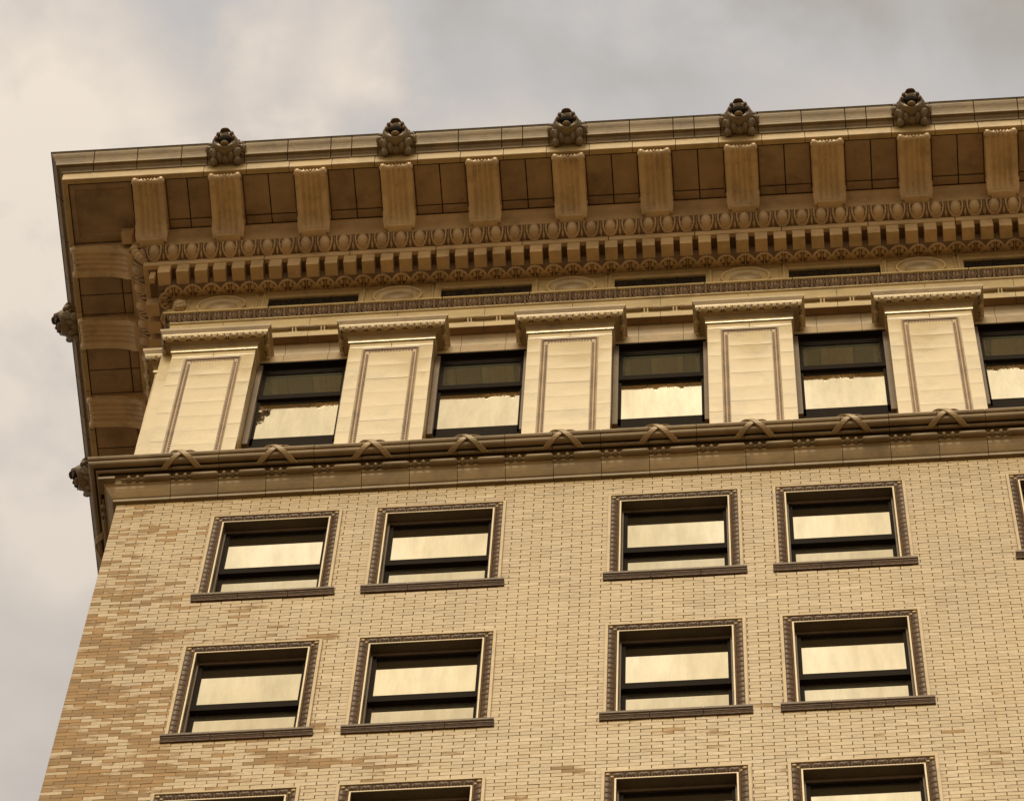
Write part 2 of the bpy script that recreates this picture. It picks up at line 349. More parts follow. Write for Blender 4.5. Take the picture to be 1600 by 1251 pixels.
# ------------------------------------------------------------------ walls
WIN_X = [1.151, 3.017, 5.672, 7.530, 10.163, 12.04]
WROWS = [2.492 - 3.5*k for k in range(4)]
FW, OPL, OPW = 1.50, .152, 1.196      # frame width, opening offset, opening width
OPT = .168                            # opening top below frame top
OPB = 2.205                            # sill top below frame top
ZLOW = -9.3
def brickwork():
    holes = []
    for z0 in WROWS:
        for x in WIN_X: holes.append((x+.03, x+FW-.03, z0-OPB-.10, z0-.03))
    rnd = random.Random(5)
    # mortar bed: boxes between the openings
    mb = MB()
    ys = sorted(set([ZLOW, 3.03] + [h[2] for h in holes] + [h[3] for h in holes]))
    for z0, z1 in zip(ys[:-1], ys[1:]):
        if z1 <= ZLOW or z0 >= 3.03: continue
        z0 = max(z0, ZLOW); zc = (z0+z1)/2
        x = .007; spans = []
        for h in sorted(h for h in holes if h[2] < zc < h[3]):
            spans.append((x, h[0])); x = h[1]
        spans.append((x, XR))
        for a, b in spans:
            mb.box((a, .0065, z0), (b, .4, z1))
    wall = place('brick_wall', mb.mesh('brick_wall', MORTAR), BUILD)
    # bricks
    cells = []
    r0 = int(math.ceil((ZLOW - Z00)/BH))
    for row in range(r0, 200):
        z = Z00 + row*BH; zc = z+BH/2
        par = row % 2
        hs = sorted(h for h in holes if h[2]-.02 < zc < h[3]+.02)
        k = -1
        while True:
            x0 = (k - .5*par)*BL; x1 = x0+BL; k += 1
            if x0 > XR: break
            if x1 <= 0.01: continue
            segs = [(max(x0, 0.0), min(x1, XR))]
            for h in hs:
                ns = []
                for a, b in segs:
                    if b <= h[0] or a >= h[1]: ns.append((a, b)); continue
                    if a < h[0]-.03: ns.append((a, h[0]+.0))
                    if b > h[1]+.03: ns.append((h[1]-.0, b))
                segs = ns
            for a, b in segs:
                if b-a > .03: cells.append((a, b, z, abs((b-a)-BL) < 1e-4))
    g = .0055
    def brick_geo(mb, a, b, z, rnd):
        h = BH
        p = rnd.uniform(-.0015, .0015); t1 = rnd.gauss(0, .0006); t2 = rnd.gauss(0, .0005)
        c = .002
        x0, x1, z0, z1 = a+g*.72, b-g*.72, z+g*.42, z+h-g*.42
        if 0 <= a < 0.001: x0 = 0.0
        vs = [(x0,.02,z0),(x1,.02,z0),(x1,.02,z1),(x0,.02,z1),
              (x0,p+t1+c*.5,z0),(x1,p-t1+c*.5,z0),(x1,p-t1+t2+c*.5,z1),(x0,p+t1+t2+c*.5,z1),
              (x0+c,p+t1,z0+c),(x1-c,p-t1,z0+c),(x1-c,p-t1+t2,z1-c),(x0+c,p+t1+t2,z1-c)]
        fs = [(8,9,10,11)]
        for i in range(4):
            j = (i+1) % 4
            fs.append((4+i, 4+j, 8+j, 8+i)); fs.append((i, j, 4+j, 4+i))
        mb.add(vs, fs)
    # the 300 nearest full bricks in view become separate pieces
    def key(c): return c[2]*1.0 + abs(c[0]-6.0)*.002
    cand = [c for c in cells if c[3] and -5.35 < c[2] < -4.2 and .0 < c[0] < 10.9]
    cand.sort(key=key); single = set(cand[:300])
    stuff = MB()
    for c in cells:
        if c not in single: brick_geo(stuff, c[0], c[1], c[2], rnd)
    place('brick_field', stuff.mesh('brick_field', BRICK), wall, kind='stuff')
    protos = []
    for k in range(12):
        mb = MB(); brick_geo(mb, -BL/2, BL/2, 0, rnd); protos.append(mb.mesh('brick', BRICK))
    for i, c in enumerate(sorted(single)):
        place('brick', protos[rnd.randrange(12)], wall, ((c[0]+c[1])/2, 0, c[2]))
    # the lower floors and the side wall, outside the picture
    mb = MB()
    mb.box((.007, .0065, -ZB), (XR, .4, ZLOW))
    mb.box((0, .03, -ZB), (.02, YB, 3.0))
    mb.box((.0, .45, -ZB), (XR, YB, -ZB+.1))
    mb.box((XR-.03, .42, -ZB), (XR, YB, 11.0))
    mb.box((.03, YB-.02, -ZB), (XR-.04, YB, 11.0))
    place('lower_wall', mb.mesh('lower_wall', BRICK), BUILD)
brickwork()

# dark room partitions behind the windows
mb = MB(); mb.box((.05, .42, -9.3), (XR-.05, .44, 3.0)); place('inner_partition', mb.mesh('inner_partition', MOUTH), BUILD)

# ------------------------------------------------------------------ relief tiles
def relief(name, prof, width, hf, m, nu=18, nv=10, thr=.004, m2=None):
    """a strip of ornament: profile (e,z) list swept over width with relief height hf(u, v), u in -.5...5, v 0 bottom .. 1 top"""
    d = [0]
    for (e0, z0), (e1, z1) in zip(prof[:-1], prof[1:]): d.append(d[-1]+math.hypot(e1-e0, z1-z0))
    T = d[-1]
    def at(v):
        s = v*T
        for i in range(len(prof)-1):
            if s <= d[i+1]+1e-9:
                t = (s-d[i])/(d[i+1]-d[i]); e = prof[i][0]*(1-t)+prof[i+1][0]*t; z = prof[i][1]*(1-t)+prof[i+1][1]*t
                return e, z
        return prof[-1]
    vs = []; fs = []
    for j in range(nv+1):
        v = j/nv; e, z = at(v); ea, za = at(max(0, v-.03)); eb_, zb = at(min(1, v+.03))
        te, tz = eb_-ea, zb-za; l = math.hypot(te, tz); ne, nz = tz/l, -te/l
        for i in range(nu+1):
            u_ = i/nu-.5; h = hf(u_*width, v)
            vs.append((u_*width, -(e+ne*h), z+nz*h))
    w = nu+1
    for j in range(nv):
        for i in range(nu):
            a = j*w+i; fs.append((a, a+1, a+1+w, a+w))
    mb = MB(); mb.add(vs, fs, True)
    me = mb.mesh(name, m)
    if m2:      # darker faces paint shade into the hollows of the carving
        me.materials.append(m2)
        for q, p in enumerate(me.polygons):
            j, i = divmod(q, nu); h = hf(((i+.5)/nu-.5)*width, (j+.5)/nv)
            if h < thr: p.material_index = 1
    return me
def sm(a, b, x):
    t = max(0, min(1, (x-a)/(b-a))); return t*t*(3-2*t)

# ------------------------------------------------------------------ string course
bed = [(0.0, 3.025), (.04, 3.03), (.045, 3.075), (.058, 3.09), (.075, 3.115), (.10, 3.155), (.125, 3.20), (.14, 3.24), (.16, 3.252), (.16, 3.262)]
blocks('string_foot_block', bed[:4], GRIME_SHADE, .5525, .62, gap=.007, eb=-.12)
blocks('string_cove_block', bed[3:], GRIME_SHADE2, .5525, .62, gap=.007, eb=-.12)
fil = [(.165, 3.262), (.165, 3.40)]
blocks('string_fillet_block', fil, GRIME_SHADE, .5525, .345, gap=.007, eb=-.1)
tc_, zc_ = .2, 3.586
reed = [(.16, 3.40), (.17, 3.415)]
g_ang = [-88, -62, -12, 40, 92]
for a0, a1 in zip(g_ang[:-1], g_ang[1:]):
    for k in range(7):
        t = k/6; a = R(a0 + (a1-a0)*t); rr = .122 + .048*math.sin(math.pi*t)**.6
        reed.append((tc_+rr*math.cos(a), zc_+rr*math.sin(a)))
reed.append((.10, 3.72))
blocks('reeded_torus_block', reed, GRIME_SHADE, .5525, .62, gap=.007, eb=-.1)
mb = MB()
for side in SIDES:
    mb.add(*prism([(-.0, 3.71), (.09, 3.715), (.09, 3.75), (.02, 3.80)], side, 0, XR if side == 'front' else YB, True, -.3))
place('string_top_course', mb.mesh('string_top_course', GRIME_SHADE2), BUILD)

def bead_mesh(kind):
    mb = MB()
    if kind == 'long':
        L_ = .165; r = .05
        pr = [(-L_, .012), (-L_+.003, .03), (-L_+.012, .042), (-L_+.03, r)] + [(L_-.03, r), (L_-.012, .042), (L_-.003, .03), (L_, .012)]
        mb.lathe_x(pr, -.180, 3.318, 14)
    elif kind == 'small':
        mb.lathe_x([(-.028, .012), (-.024, .032), (-.012, .046), (0, .05), (.012, .046), (.024, .032), (.028, .012)], -.180, 3.318, 14)
    else:
        mb.lathe_x([(-.04, .014), (.04, .014)], -.185, 3.31, 8)
    return mb.mesh('bead', GRIME_SHADE)
LB, SB, RB = bead_mesh('long'), bead_mesh('small'), bead_mesh('rod')
for side in SIDES:
    end = XR if side == 'front' else YB
    k = -1
    while True:
        c = .735+.5525*k; k += 1
        if c > end-.2: break
        if c > -.1:
            for dx in (-.05, .05): unit('small_bead', SB, side, c+dx)
            for dx in (-.1, 0, .1): unit('bead_thread', RB, side, c+dx)
        if c+.276 > -.15: unit('long_bead', LB, side, c+.276)
mb = MB(); mb.add(*prism([(.13, 3.275), (.225, 3.29), (.225, 3.35), (.13, 3.365)], 'front', 0, -.03, True, .1)); mb.add(*prism([(.13, 3.275), (.225, 3.29), (.225, 3.35), (.13, 3.365)], 'left', 0, -.03, True, .1))
place('corner_bead', mb.mesh('corner_bead', GRIME_SHADE), BUILD)
# crossed ribbons over the torus
def ribbon_mesh():
    mb = MB()
    for sgn in (-1, 1):
        vs = []; fs = []; n = 16
        for k in range(n+1):
            t = k/n; a = -75 + 190*t
            xc = sgn*(.205*(6-a)/81.0)
            rr = .180 + (.009 if sgn > 0 else 0) + .012*sm(-10, 40, a)
            for w in (-1, -.86, .86, 1):
                r_ = rr - (.008 if abs(w) == 1 else 0)
                x = xc + w*.042; ar = R(a)
                vs.append((x, -(tc_+r_*math.cos(ar)), zc_+r_*math.sin(ar)))
        for k in range(n):
            for i in range(3):
                a = k*4+i; fs.append((a, a+1, a+5, a+4))
        # edges
        m0 = len(vs)
        for k in range(n+1):
            t = k/n; a = R(-75+190*t)
            for q in (0, 3):
                v = vs[k*4+q]; vs.append((v[0], v[1]+.05*math.cos(a), v[2]-.05*math.sin(a)))
        for k in range(n):
            fs.append((k*4, k*4+4, m0+k*2+2, m0+k*2)); fs.append((k*4+3, m0+k*2+1, m0+k*2+3, k*4+7))
        mb.add(vs, fs, False)
    return mb.mesh('crossed_ribbon', GRIME_SHADE2)
RIB = ribbon_mesh()
for x in GX: unit('crossed_ribbon', RIB, 'front', x)
for y in GX[:11]: unit('crossed_ribbon', RIB, 'left', y)

# ------------------------------------------------------------------ upper storey wall and pilasters
PH, PY = .52, .03                    # half width, outward e of pilaster face
BAY = [.735 + 2.21*k for k in range(6)]
mb = MB()
for side in SIDES:
    # corner pier, set back
    mb.add(*prism([(-.05, 3.7), (-.05, 8.3)], side, .05, .40, True, -.5))
place('corner_pier', mb.mesh('corner_pier', CREAM), BUILD)
mb = MB()
mb.box((.5, .36, 3.7), (XR, .40, 9.9)); mb.box((.36, .5, 3.7), (.40, YB, 9.9))
place('attic_inner_wall', mb.mesh('attic_inner_wall', MOUTH), BUILD)
mb = MB(); mb.box((.5, .31, 3.72), (XR, .359, 5.16)); mb.box((.31, .5, 3.72), (.359, YB, 5.16)); place('window_sill_wall', mb.mesh('window_sill_wall', STONE), BUILD)

def bulged(mb, x0, x1, z0, z1, e, b=.0005):
    """a glazed block: slightly pillowed face with eased edges"""
    n = 5; vs = []; fs = []
    for j in range(n+1):
        for i in range(n+1):
            u_, v_ = i/n, j/n
            h = b*(1-(2*v_-1)**4)*(1-.5*(2*u_-1)**4) + (-.0010 if i in (0, n) or j in (0, n) else 0)
            vs.append((x0+(x1-x0)*u_, -(e+h), z0+(z1-z0)*v_))
    for j in range(n):
        for i in range(n):
            a = j*(n+1)+i; fs.append((a, a+1, a+n+2, a+n+1))
    mb.add(vs, fs, True)
    vs = [(x0,-e+.004,z0),(x1,-e+.004,z0),(x1,-e+.004,z1),(x0,-e+.004,z1),(x0,-e+.05,z0),(x1,-e+.05,z0),(x1,-e+.05,z1),(x0,-e+.05,z1)]
    mb.add(vs, [(0,4,5,1),(1,5,6,2),(2,6,7,3),(3,7,4,0)])
CH = .4475; PZ0 = 3.80; PTOP = 7.49
marg = MB(); bulged(marg, -.082, .082, .0025, CH-.0025, PY); MARG = marg.mesh('margin_block', CREAM)
pan = MB(); bulged(pan, -.262, .262, .003, CH-.003, PY-.022, .0006); PAN = pan.mesh('panel_block', CREAM)
hd = MB(); bulged(hd, -.517, -.003, .004, .15, PY, .002); bulged(hd, .003, .517, .004, .15, PY, .002); HEAD = hd.mesh('pilaster_head_block', CREAM)
def panel_moulding():
    """bead row and cyma round the sunk panel: two uprights and a head"""
    mb = MB(); st = MB()
    w0, w1 = .356, .262
    zt0, zt1 = PTOP, PTOP-.112
    for s_ in (-1, 1):
        # sloping brown fillet from face down to panel
        for (xa, ea), (xb, eb2) in zip([(w0, PY-.002), (w0-.018, PY-.006), (w0-.04, PY-.028), (w1+.004, PY-.030)], [(w0-.018, PY-.006), (w0-.04, PY-.028), (w1+.004, PY-.030), (w1-.012, PY-.03)]):
            za = zt0-(w0-xa)*1.2; zb2 = zt0-(w0-xb)*1.2
            v = [(s_*xa, -ea, PZ0), (s_*xb, -eb2, PZ0), (s_*xb, -eb2, zb2), (s_*xa, -ea, za)]
            mb.add(v, [(0,1,2,3) if s_ < 0 else (3,2,1,0)])
            if s_ < 0:
                v = [(-xa, -ea, za), (-xb, -eb2, zb2), (xb, -eb2, zb2), (xa, -ea, za)]
                mb.add(v, [(0,1,2,3)])
    n = 48
    for s_ in (-1, 1):
        for k in range(n):
            z = PZ0 + (zt1-.03-PZ0)*(k+.5)/n
            st.ell((s_*.288, -(PY-.03), z), (.018, .018, .034), 6, 4)
    for k in range(15):
        st.ell(((k-7)*.037, -(PY-.03), zt1+.028), (.017, .018, .022), 6, 4)
    return mb.mesh('panel_moulding', TAN), st.mesh('bead_row', TAN)
PM, PMB = panel_moulding()
side_joint = MB(); side_joint.box((-.517, -PY+.034, PZ0-.1), (.517, .36, 7.66)); SJ = side_joint.mesh('pilaster_core', STONE)
# capital
cap_prof = [(.030, 7.655), (.048, 7.66), (.052, 7.675), (.052, 7.725), (.046, 7.74), (.050, 7.745), (.056, 7.78), (.075, 7.805), (.11, 7.815), (.125, 7.82)]
cap_egg = [(.120, 7.82), (.142, 7.832), (.158, 7.855), (.166, 7.885)]
cap_top = [(.150, 7.885), (.168, 7.895), (.168, 7.955), (.171, 7.965), (.180, 7.985), (.200, 8.03), (.204, 8.065), (.204, 8.08)]
def wrap(prof, m, name, half=PH, back=.34, base=PY):
    """profile wrapped round three sides of the pier: left return, front, right return"""
    vs = []; fs = []
    n = len(prof)
    for e, z in prof:
        o = e-base
        vs += [(-half-o, back, z), (-half-o, -e, z), (half+o, -e, z), (half+o, back, z)]
    for j in range(n-1):
        for i in range(3):
            a = j*4+i; fs.append((a, a+1, a+5, a+4))
    fs.append((3,2,1,0)); t = (n-1)*4; fs.append((t, t+1, t+2, t+3))
    mb = MB(); mb.add(vs, fs); return mb.mesh(name, m)
CAPN = wrap(cap_prof[:5], CREAM, 'capital_neck'); CAPC = wrap(cap_prof[4:], GRIME_SHADE2, 'capital_cove')  # cream and brown picked by slope, painting light and shade on the capital
CAPF = wrap(cap_top[:4], CREAM, 'abacus_fillet'); CAPT = wrap(cap_top[3:], GRIME_SHADE2, 'abacus')
CAPE = wrap(cap_egg, GRIME_SHADE, 'echinus')
def egg_h(w, ex, ev, amp, rib=.45):
    def h(x, v):
        u_ = x/w
        r = math.hypot(u_/ex, (v-.5)/ev)
        o = 0
        if r < 1: o = amp*math.sqrt(1-r*r)
        r2_ = math.hypot(u_/(ex*1.55), (v-.62)/(ev*1.45))
        if abs(r2_-.93) < .17 : o = max(o, amp*.55*(1-((r2_-.93)/.17)**2))
        d = (.5-abs(u_))
        wd = .035+.05*max(0, 1-abs(v-.35)/.3)
        if d < wd and v < .93: o = max(o, amp*.6*(1-(d/wd)**2)**.5)
        return o
    return h
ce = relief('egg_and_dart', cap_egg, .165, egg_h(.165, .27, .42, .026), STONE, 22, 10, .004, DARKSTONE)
def capital_eggs():
    mb = MB(); n = 8; w = .160
    def add(me, x, ry):
        c, s = math.cos(ry), math.sin(ry)
        vs = []
        for v in me.vertices:
            p = v.co; vs.append((p.x, p.y, p.z))
        return vs
    fs = [tuple(p.vertices) for p in ce.polygons]
    for k in range(n):
        mb.add([(v.co.x + (k-3.5)*w, v.co.y-.001, v.co.z) for v in ce.vertices], fs, True)
    for s_ in (-1, 1):
        for k in range(2):
            # returns: rotate so outward points to +-x
            vs = []
            for v in ce.vertices:
                o = -v.co.y - PY    # projection beyond the pier face
                vs.append((s_*(PH+o+.001), .02+.16*k + s_*v.co.x, v.co.z))
            mb.add(vs, fs, True)
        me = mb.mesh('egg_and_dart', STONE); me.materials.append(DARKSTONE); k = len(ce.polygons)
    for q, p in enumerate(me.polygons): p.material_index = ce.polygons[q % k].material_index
    return me
CE = capital_eggs()
astr = MB(); astr.box((-.535, -.0535, 7.685), (.535, -.03, 7.715)); 
def make_pilaster(side, s, idx):
    ez = bpy.data.objects.new('pilaster', None); col.objects.link(ez); ez.parent = BUILD
    ez.location = (s, 0, ZB) if side == 'front' else (0, s, ZB); ez.rotation_euler = (0, 0, 0 if side == 'front' else -math.pi/2)
    place('pilaster_core', SJ, ez); place('panel_moulding', PM, ez); place('bead_row', PMB, ez, kind='stuff')
    place('pilaster_head_block', HEAD, ez, (0, 0, PTOP+.004))
    rnd = random.Random(idx*7+3)
    n = 9
    for k in range(n):
        z = PTOP-CH*(k+1)
        if z < 3.4: break
        for sx in (-1, 1):
            o = place('margin_block', MARG, ez, (sx*.438, rnd.uniform(-.0012, .0012), z))
        o = place('panel_block', PAN, ez, (0, rnd.uniform(-.0008, .0008), z-.09)); o.rotation_euler = (R(rnd.uniform(-.12, .12)), 0, R(rnd.uniform(-.1, .1)))
    place('capital_neck', CAPN, ez); place('capital_cove', CAPC, ez); place('abacus_fillet', CAPF, ez); place('echinus', CAPE, ez); place('egg_and_dart', CE, ez, kind='stuff'); place('abacus', CAPT, ez)
    return ez
for i, x in enumerate(BAY): make_pilaster('front', x-.003, i)
for i in range(6): make_pilaster('left', BAY[i], 20+i)

# window bays of the upper storey
def upper_window(side, s):
    ez = bpy.data.objects.new('attic_window', None); col.objects.link(ez); ez.parent = BUILD
    ez.location = (s, 0, ZB) if side == 'front' else (0, s, ZB); ez.rotation_euler = (0, 0, 0 if side == 'front' else -math.pi/2)
    w = .585
    mb = MB()     # casing, sash frames
    for sx in (-1, 1):
        a, b = sorted((sx*.52, sx*w)); mb.box((a, .20, 5.16), (b, .335, 7.76))
    place('window_casing', mb.mesh('window_casing', CASING), ez)
    mb = MB(); mb.box((-.58, .187, 7.695), (.58, .33, 7.719)); mb.box((-.52, .265, 7.57), (.52, .33, 7.695)); place('window_head_and_soffit_shade', mb.mesh('window_head_and_soffit_shade', FRAME), ez)  # wide thin box blackens the lintel soffit in place of shade
    mb = MB()
    for sx in (-1, 1):
        a, b = sorted((sx*.475, sx*.52)); mb.box((a, .272, 6.82), (b, .31, 7.57))
    mb.box((-.475, .272, 7.535), (.475, .31, 7.57))
    mb.box((-.52, .255, 6.69), (.52, .318, 6.82))
    place('upper_sash', mb.mesh('upper_sash', FRAME), ez)
    mb = MB(); mb.box((-.475, .288, 6.80), (.475, .292, 7.54)); place('pane', mb.mesh('pane', GLASS_UP), ez)
    mb = MB()
    for sx in (-1, 1):
        a, b = sorted((sx*.485, sx*.52)); mb.box((a, .285, 5.28), (b, .325, 6.69))
    mb.box((-.52, .285, 5.05), (.52, .325, 5.50))
    place('lower_sash', mb.mesh('lower_sash', FRAME), ez)
    mb = MB(); mb.box((-.487, .298, 5.49), (.487, .302, 6.70)); place('pane', mb.mesh('pane', GLASS), ez)
    # lintel surround
    mb = MB()
    pr = [(-.27, 7.72), (-.185, 7.72), (-.180, 7.73), (-.180, 7.93), (-.187, 7.95), (-.205, 7.965), (-.215, 8.00), (-.222, 8.05), (-.215, 8.12), (-.195, 8.19), (-.178, 8.24), (-.175, 8.29)]
    for a, b in ((-.60, -.28), (-.275, .275), (.28, .60)):
        vs, fs = prism(pr, 'front', a, b, False, -.34); mb.add(vs, fs)
    place('lintel_moulding', mb.mesh('lintel_moulding', GRIME_SHADE2), ez)
    return ez
for k in range(5): upper_window('front', (BAY[k]+BAY[k+1])/2)
for k in range(5): upper_window('left', (BAY[k]+BAY[k+1])/2)

# ------------------------------------------------------------------ architrave
low = [(-.16, 8.292), (-.078, 8.292), (-.07, 8.297), (-.07, 8.425), (-.068, 8.43)]
blocks('architrave_soffit_block', [(-.165, 8.290), (-.074, 8.290), (-.074, 8.30)], RECESS_SHADE, 1.105, 1.84, gap=.006, eb=-.17, jit=.0)  # soffit face coloured dark to imitate its shade
blocks('lower_fascia_block', [(-.0745, 8.2915), (-.070, 8.294), (-.070, 8.425), (-.072, 8.43)], CREAM, 1.105, 1.84, gap=.006, eb=-.17, jit=.0)
fas = [(-.072, 8.43), (-.072, 8.60), (-.060, 8.61), (-.060, 8.885), (-.055, 8.89)]
blocks('architrave_block', fas, CREAM, 1.105, .735, gap=.006, eb=-.2, jit=.0)
# bead and reel between capitals
def reel(kind):
    mb = MB()
    if kind: mb.lathe_x([(-.135, .01), (-.13, .028), (-.11, .04), (.11, .04), (.13, .028), (.135, .01)], +.060, 8.525, 12)
    else:
        for dx in (-.04, 0, .04): mb.lathe_x([(dx-.012, .015), (dx-.008, .034), (dx, .04), (dx+.008, .034), (dx+.012, .015)], +.060, 8.525, 12)
    return mb.mesh('reel', GRIME_SHADE2)
RL1, RL0 = reel(1), reel(0)
for side in SIDES:
    for k in range(6):
        c = BAY[k]+1.105
        if c > 12.9: continue
        for dx in (-.365, 0, .365): unit('reel', RL1, side, c+dx)
        for dx in (-.182, .182): unit('small_reel', RL0, side, c+dx)
# leaf ledge
ledge = [(-.055, 8.89), (-.042, 8.895), (-.042, 8.925), (-.048, 8.932), (-.04, 8.96), (-.015, 9.0), (.015, 9.04), (.03, 9.062), (.040, 9.066), (.040, 9.105), (-.02, 9.13)]
lb = [(-.055, 8.89), (-.038, 8.895), (-.038, 8.925), (-.05, 8.932)]
blocks('ledge_fillet_block', lb, CREAM, 1.105, 1.25, gap=.006, eb=-.2, jit=0)
blocks('ledge_cap_block', [(.012, 9.064), (.041, 9.066), (.041, 9.105), (-.02, 9.125)], CREAM, 1.105, 1.30, eb=-.2, jit=0)
def leaf_h(w):
    def h(x, v):
        u_ = x/w; d = .5-abs(u_)
        o = 0
        if d < .10: o = .024*(1-(d/.10)**2)**.5
        r = math.hypot(u_/.33, (v-.60)/.55)
        if r < .8: o = max(o, .012*math.sqrt(1-(r/.8)**2))
        if abs(r-1.0) < .12: o = max(o, .020*(1-((r-1.0)/.12)**2))
        o += .003*math.sin(u_*60)*(r<.8)
        if abs(u_) < .05: o -= .008
        return o
    return h
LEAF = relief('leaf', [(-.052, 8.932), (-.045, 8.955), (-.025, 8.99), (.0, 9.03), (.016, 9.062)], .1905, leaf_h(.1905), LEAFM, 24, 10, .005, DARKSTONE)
for side in SIDES:
    s = .01
    while s < (XR if side == 'front' else YB)-.1:
        unit('ledge_leaf', LEAF, side, s+.065); s += .1905
mb = MB()
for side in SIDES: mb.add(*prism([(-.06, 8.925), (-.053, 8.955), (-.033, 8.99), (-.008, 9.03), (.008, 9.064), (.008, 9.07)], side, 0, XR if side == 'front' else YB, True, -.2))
place('ledge_ground', mb.mesh('ledge_ground', DARKSTONE), BUILD)  # dark ground paints the shade between the leaves

# ------------------------------------------------------------------ frieze
FE = -.02
mb = MB()
for side in SIDES:
    end = XR if side == 'front' else YB
    mb.add(*prism([(FE-.012, 9.08), (FE-.012, 9.81)], side, 0, .10, True, -.3))
    cs = [g+1.105 for g in BAY if g+1.105 < end-.3]
    prev = .10
    for c in cs:
        vs, fs = prism([(FE-.012, 9.08), (FE-.012, 9.81)], side, prev, c-.58, False, -.3); mb.add(vs, fs)
        vs, fs = prism([(FE-.012, 9.60), (FE-.012, 9.81)], side, c-.58, c+.58, False, -.3); mb.add(vs, fs)
        prev = c+.58
    vs, fs = prism([(FE-.012, 9.08), (FE-.012, 9.81)], side, prev, end, False, -.3); mb.add(vs, fs)
place('frieze_wall', mb.mesh('frieze_wall', STONE), BUILD)
def ring(name, prof, m, zc, n=40):
    """lathe about the outward axis: prof of (radius, e)"""
    vs = []; fs = []
    for r, e in prof:
        for i in range(n):
            a = 2*math.pi*i/n; vs.append((r*math.cos(a), -e, max(9.112, zc+r*math.sin(a))))
    for j in range(len(prof)-1):
        for i in range(n):
            a = j*n+i; b = j*n+(i+1) % n; fs.append((a, a+n, b+n, b))
    mb = MB(); mb.add(vs, fs, True); return mb.mesh(name, m)
MED = ring('medallion', [(.318, FE-.013), (.318, FE+.046), (.312, FE+.056), (.296, FE+.058), (.290, FE+.050), (.286, FE+.030), (.268, FE+.022), (.250, FE+.008), (.236, FE+.002), (.224, FE+.006), (.220, FE+.018), (.208, FE+.018), (.202, FE-.010), (.0005, FE-.006)], STONE, 9.29)
def strips(name, w, z0, z1, prof, m, closed_bottom=True):
    """mitred frame, prof = (inset, e)"""
    mb = MB()
    loops = []
    vs = []
    for ins, e in prof:
        vs += [(-w+ins, -e, z0+ins), (w-ins, -e, z0+ins), (w-ins, -e, z1-ins), (-w+ins, -e, z1-ins)]
    fs = []
    for j in range(len(prof)-1):
        for i in range(4):
            k = (i+1) % 4; a = j*4+i; b = j*4+k; fs.append((a, b, b+4, a+4))
    mb.add(vs, fs); return mb.mesh(name, m)
PFR = strips('panel_border', .452, 9.0, 9.768, [(0, FE-.012), (0, FE+.004), (.02, FE+.004), (.026, FE-.002), (.034, FE-.012)], STONE)
WFR = strips('frieze_window_frame', .652, 9.09, 9.765, [(0, FE-.012), (0, FE+.012), (.022, FE+.012), (.03, FE-.0), (.044, FE+.0), (.050, FE-.010), (.062, FE-.012), (.066, FE-.016), (.066, FE-.045)], STONE)
mb = MB(); mb.box((-.60, .058, 9.05), (.60, .068, 9.74))
VPANE = mb.mesh('pane', GLASS_VENT)
mb = MB()
for dx in (-.21, .21): mb.box((dx, .050, 9.05), (dx+.010, .057, 9.72))
VBAR = mb.mesh('glazing_bar', FRAME)
def frieze_window(side, s):
    ez = bpy.data.objects.new('frieze_window', None); col.objects.link(ez); ez.parent = BUILD
    ez.location = (s, 0, ZB) if side == 'front' else (0, s, ZB); ez.rotation_euler = (0, 0, 0 if side == 'front' else -math.pi/2)
    place('frame', WFR, ez); place('pane', VPANE, ez); place('glazing_bar', VBAR, ez)
for side in SIDES:
    end = XR if side == 'front' else YB
    for g in BAY:
        if g > end-.5: break
        d = .0 if g > 1 else -.04
        unit('medallion', MED, side, g-.02+d); unit('frieze_panel_border', PFR, side, g-.02+d)
        if g+1.105 < end-.6: frieze_window(side, g+1.105)
mb = MB(); 
for side, (x, y) in (('front', (.14, -.01)), ('left', (-.01, .14))):
    c = (x, y+.02 if side == 'front' else y, 9.42) if side == 'front' else (x+.02, y, 9.42)
    mb.ell(c, (.085, .085, .11), 28, 20, lambda d: 1+.16*math.sin(6*math.atan2(d.x-d.y, d.z))*math.cos(5*(d.x+d.y)))
place('corner_rosette', mb.mesh('corner_rosette', STONE), BUILD)

# ------------------------------------------------------------------ bed mouldings
ac = [(.0, 9.715), (.03, 9.715), (.055, 9.712), (.10, 9.712), (.14, 9.72), (.168, 9.742)]
mb = MB()
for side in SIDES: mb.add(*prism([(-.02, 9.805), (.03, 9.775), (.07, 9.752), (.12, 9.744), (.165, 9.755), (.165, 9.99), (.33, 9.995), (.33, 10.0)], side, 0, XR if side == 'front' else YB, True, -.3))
place('dentil_ground', mb.mesh('dentil_ground', RECESS_SHADE), BUILD)  # gaps between dentils darkened in colour to hold shade
mb = MB()
for side in SIDES: mb.add(*prism([(-.02, 9.770), (-.004, 9.772), (.004, 9.777), (.004, 9.792)], side, 0, XR if side == 'front' else YB, True, -.2))
place('frieze_crown_fillet', mb.mesh('frieze_crown_fillet', STONE), BUILD)
def acan_h(w):
    def h(x, v):
        u_ = x/w; a = abs(u_)
        v = v
        o = 0
        # one arched leaf over the stem, a fan of fronds between neighbours
        r = math.hypot(a/.49, (v-.40)/.56)
        if abs(r-.86) < .15 and v > .30: o = max(o, .028*(1-((r-.86)/.15)**2))
        r3 = math.hypot((a-.16)/.10, (v-.55)/.24)
        if r3 < 1: o = max(o, .018*(1-r3*r3)**.5)
        da, dv = a-.5, v+.02
        rad = math.hypot(da/.36, dv/.62)
        if rad < 1: o = max(o, .030*(1-rad*rad)**.5*(.62+.38*math.cos(math.atan2(da*1.8, dv)*9)))
        if a < .030+.06*max(0, .22-v)*4: o = max(o, .026)
        return o
    return h
ACAN = relief('acanthus_leaf', [(.004, 9.785), (.03, 9.757), (.07, 9.735), (.12, 9.728), (.172, 9.742)], .2438, acan_h(.2438), BED, 32, 14, .004, HOLLOW_SHADE)
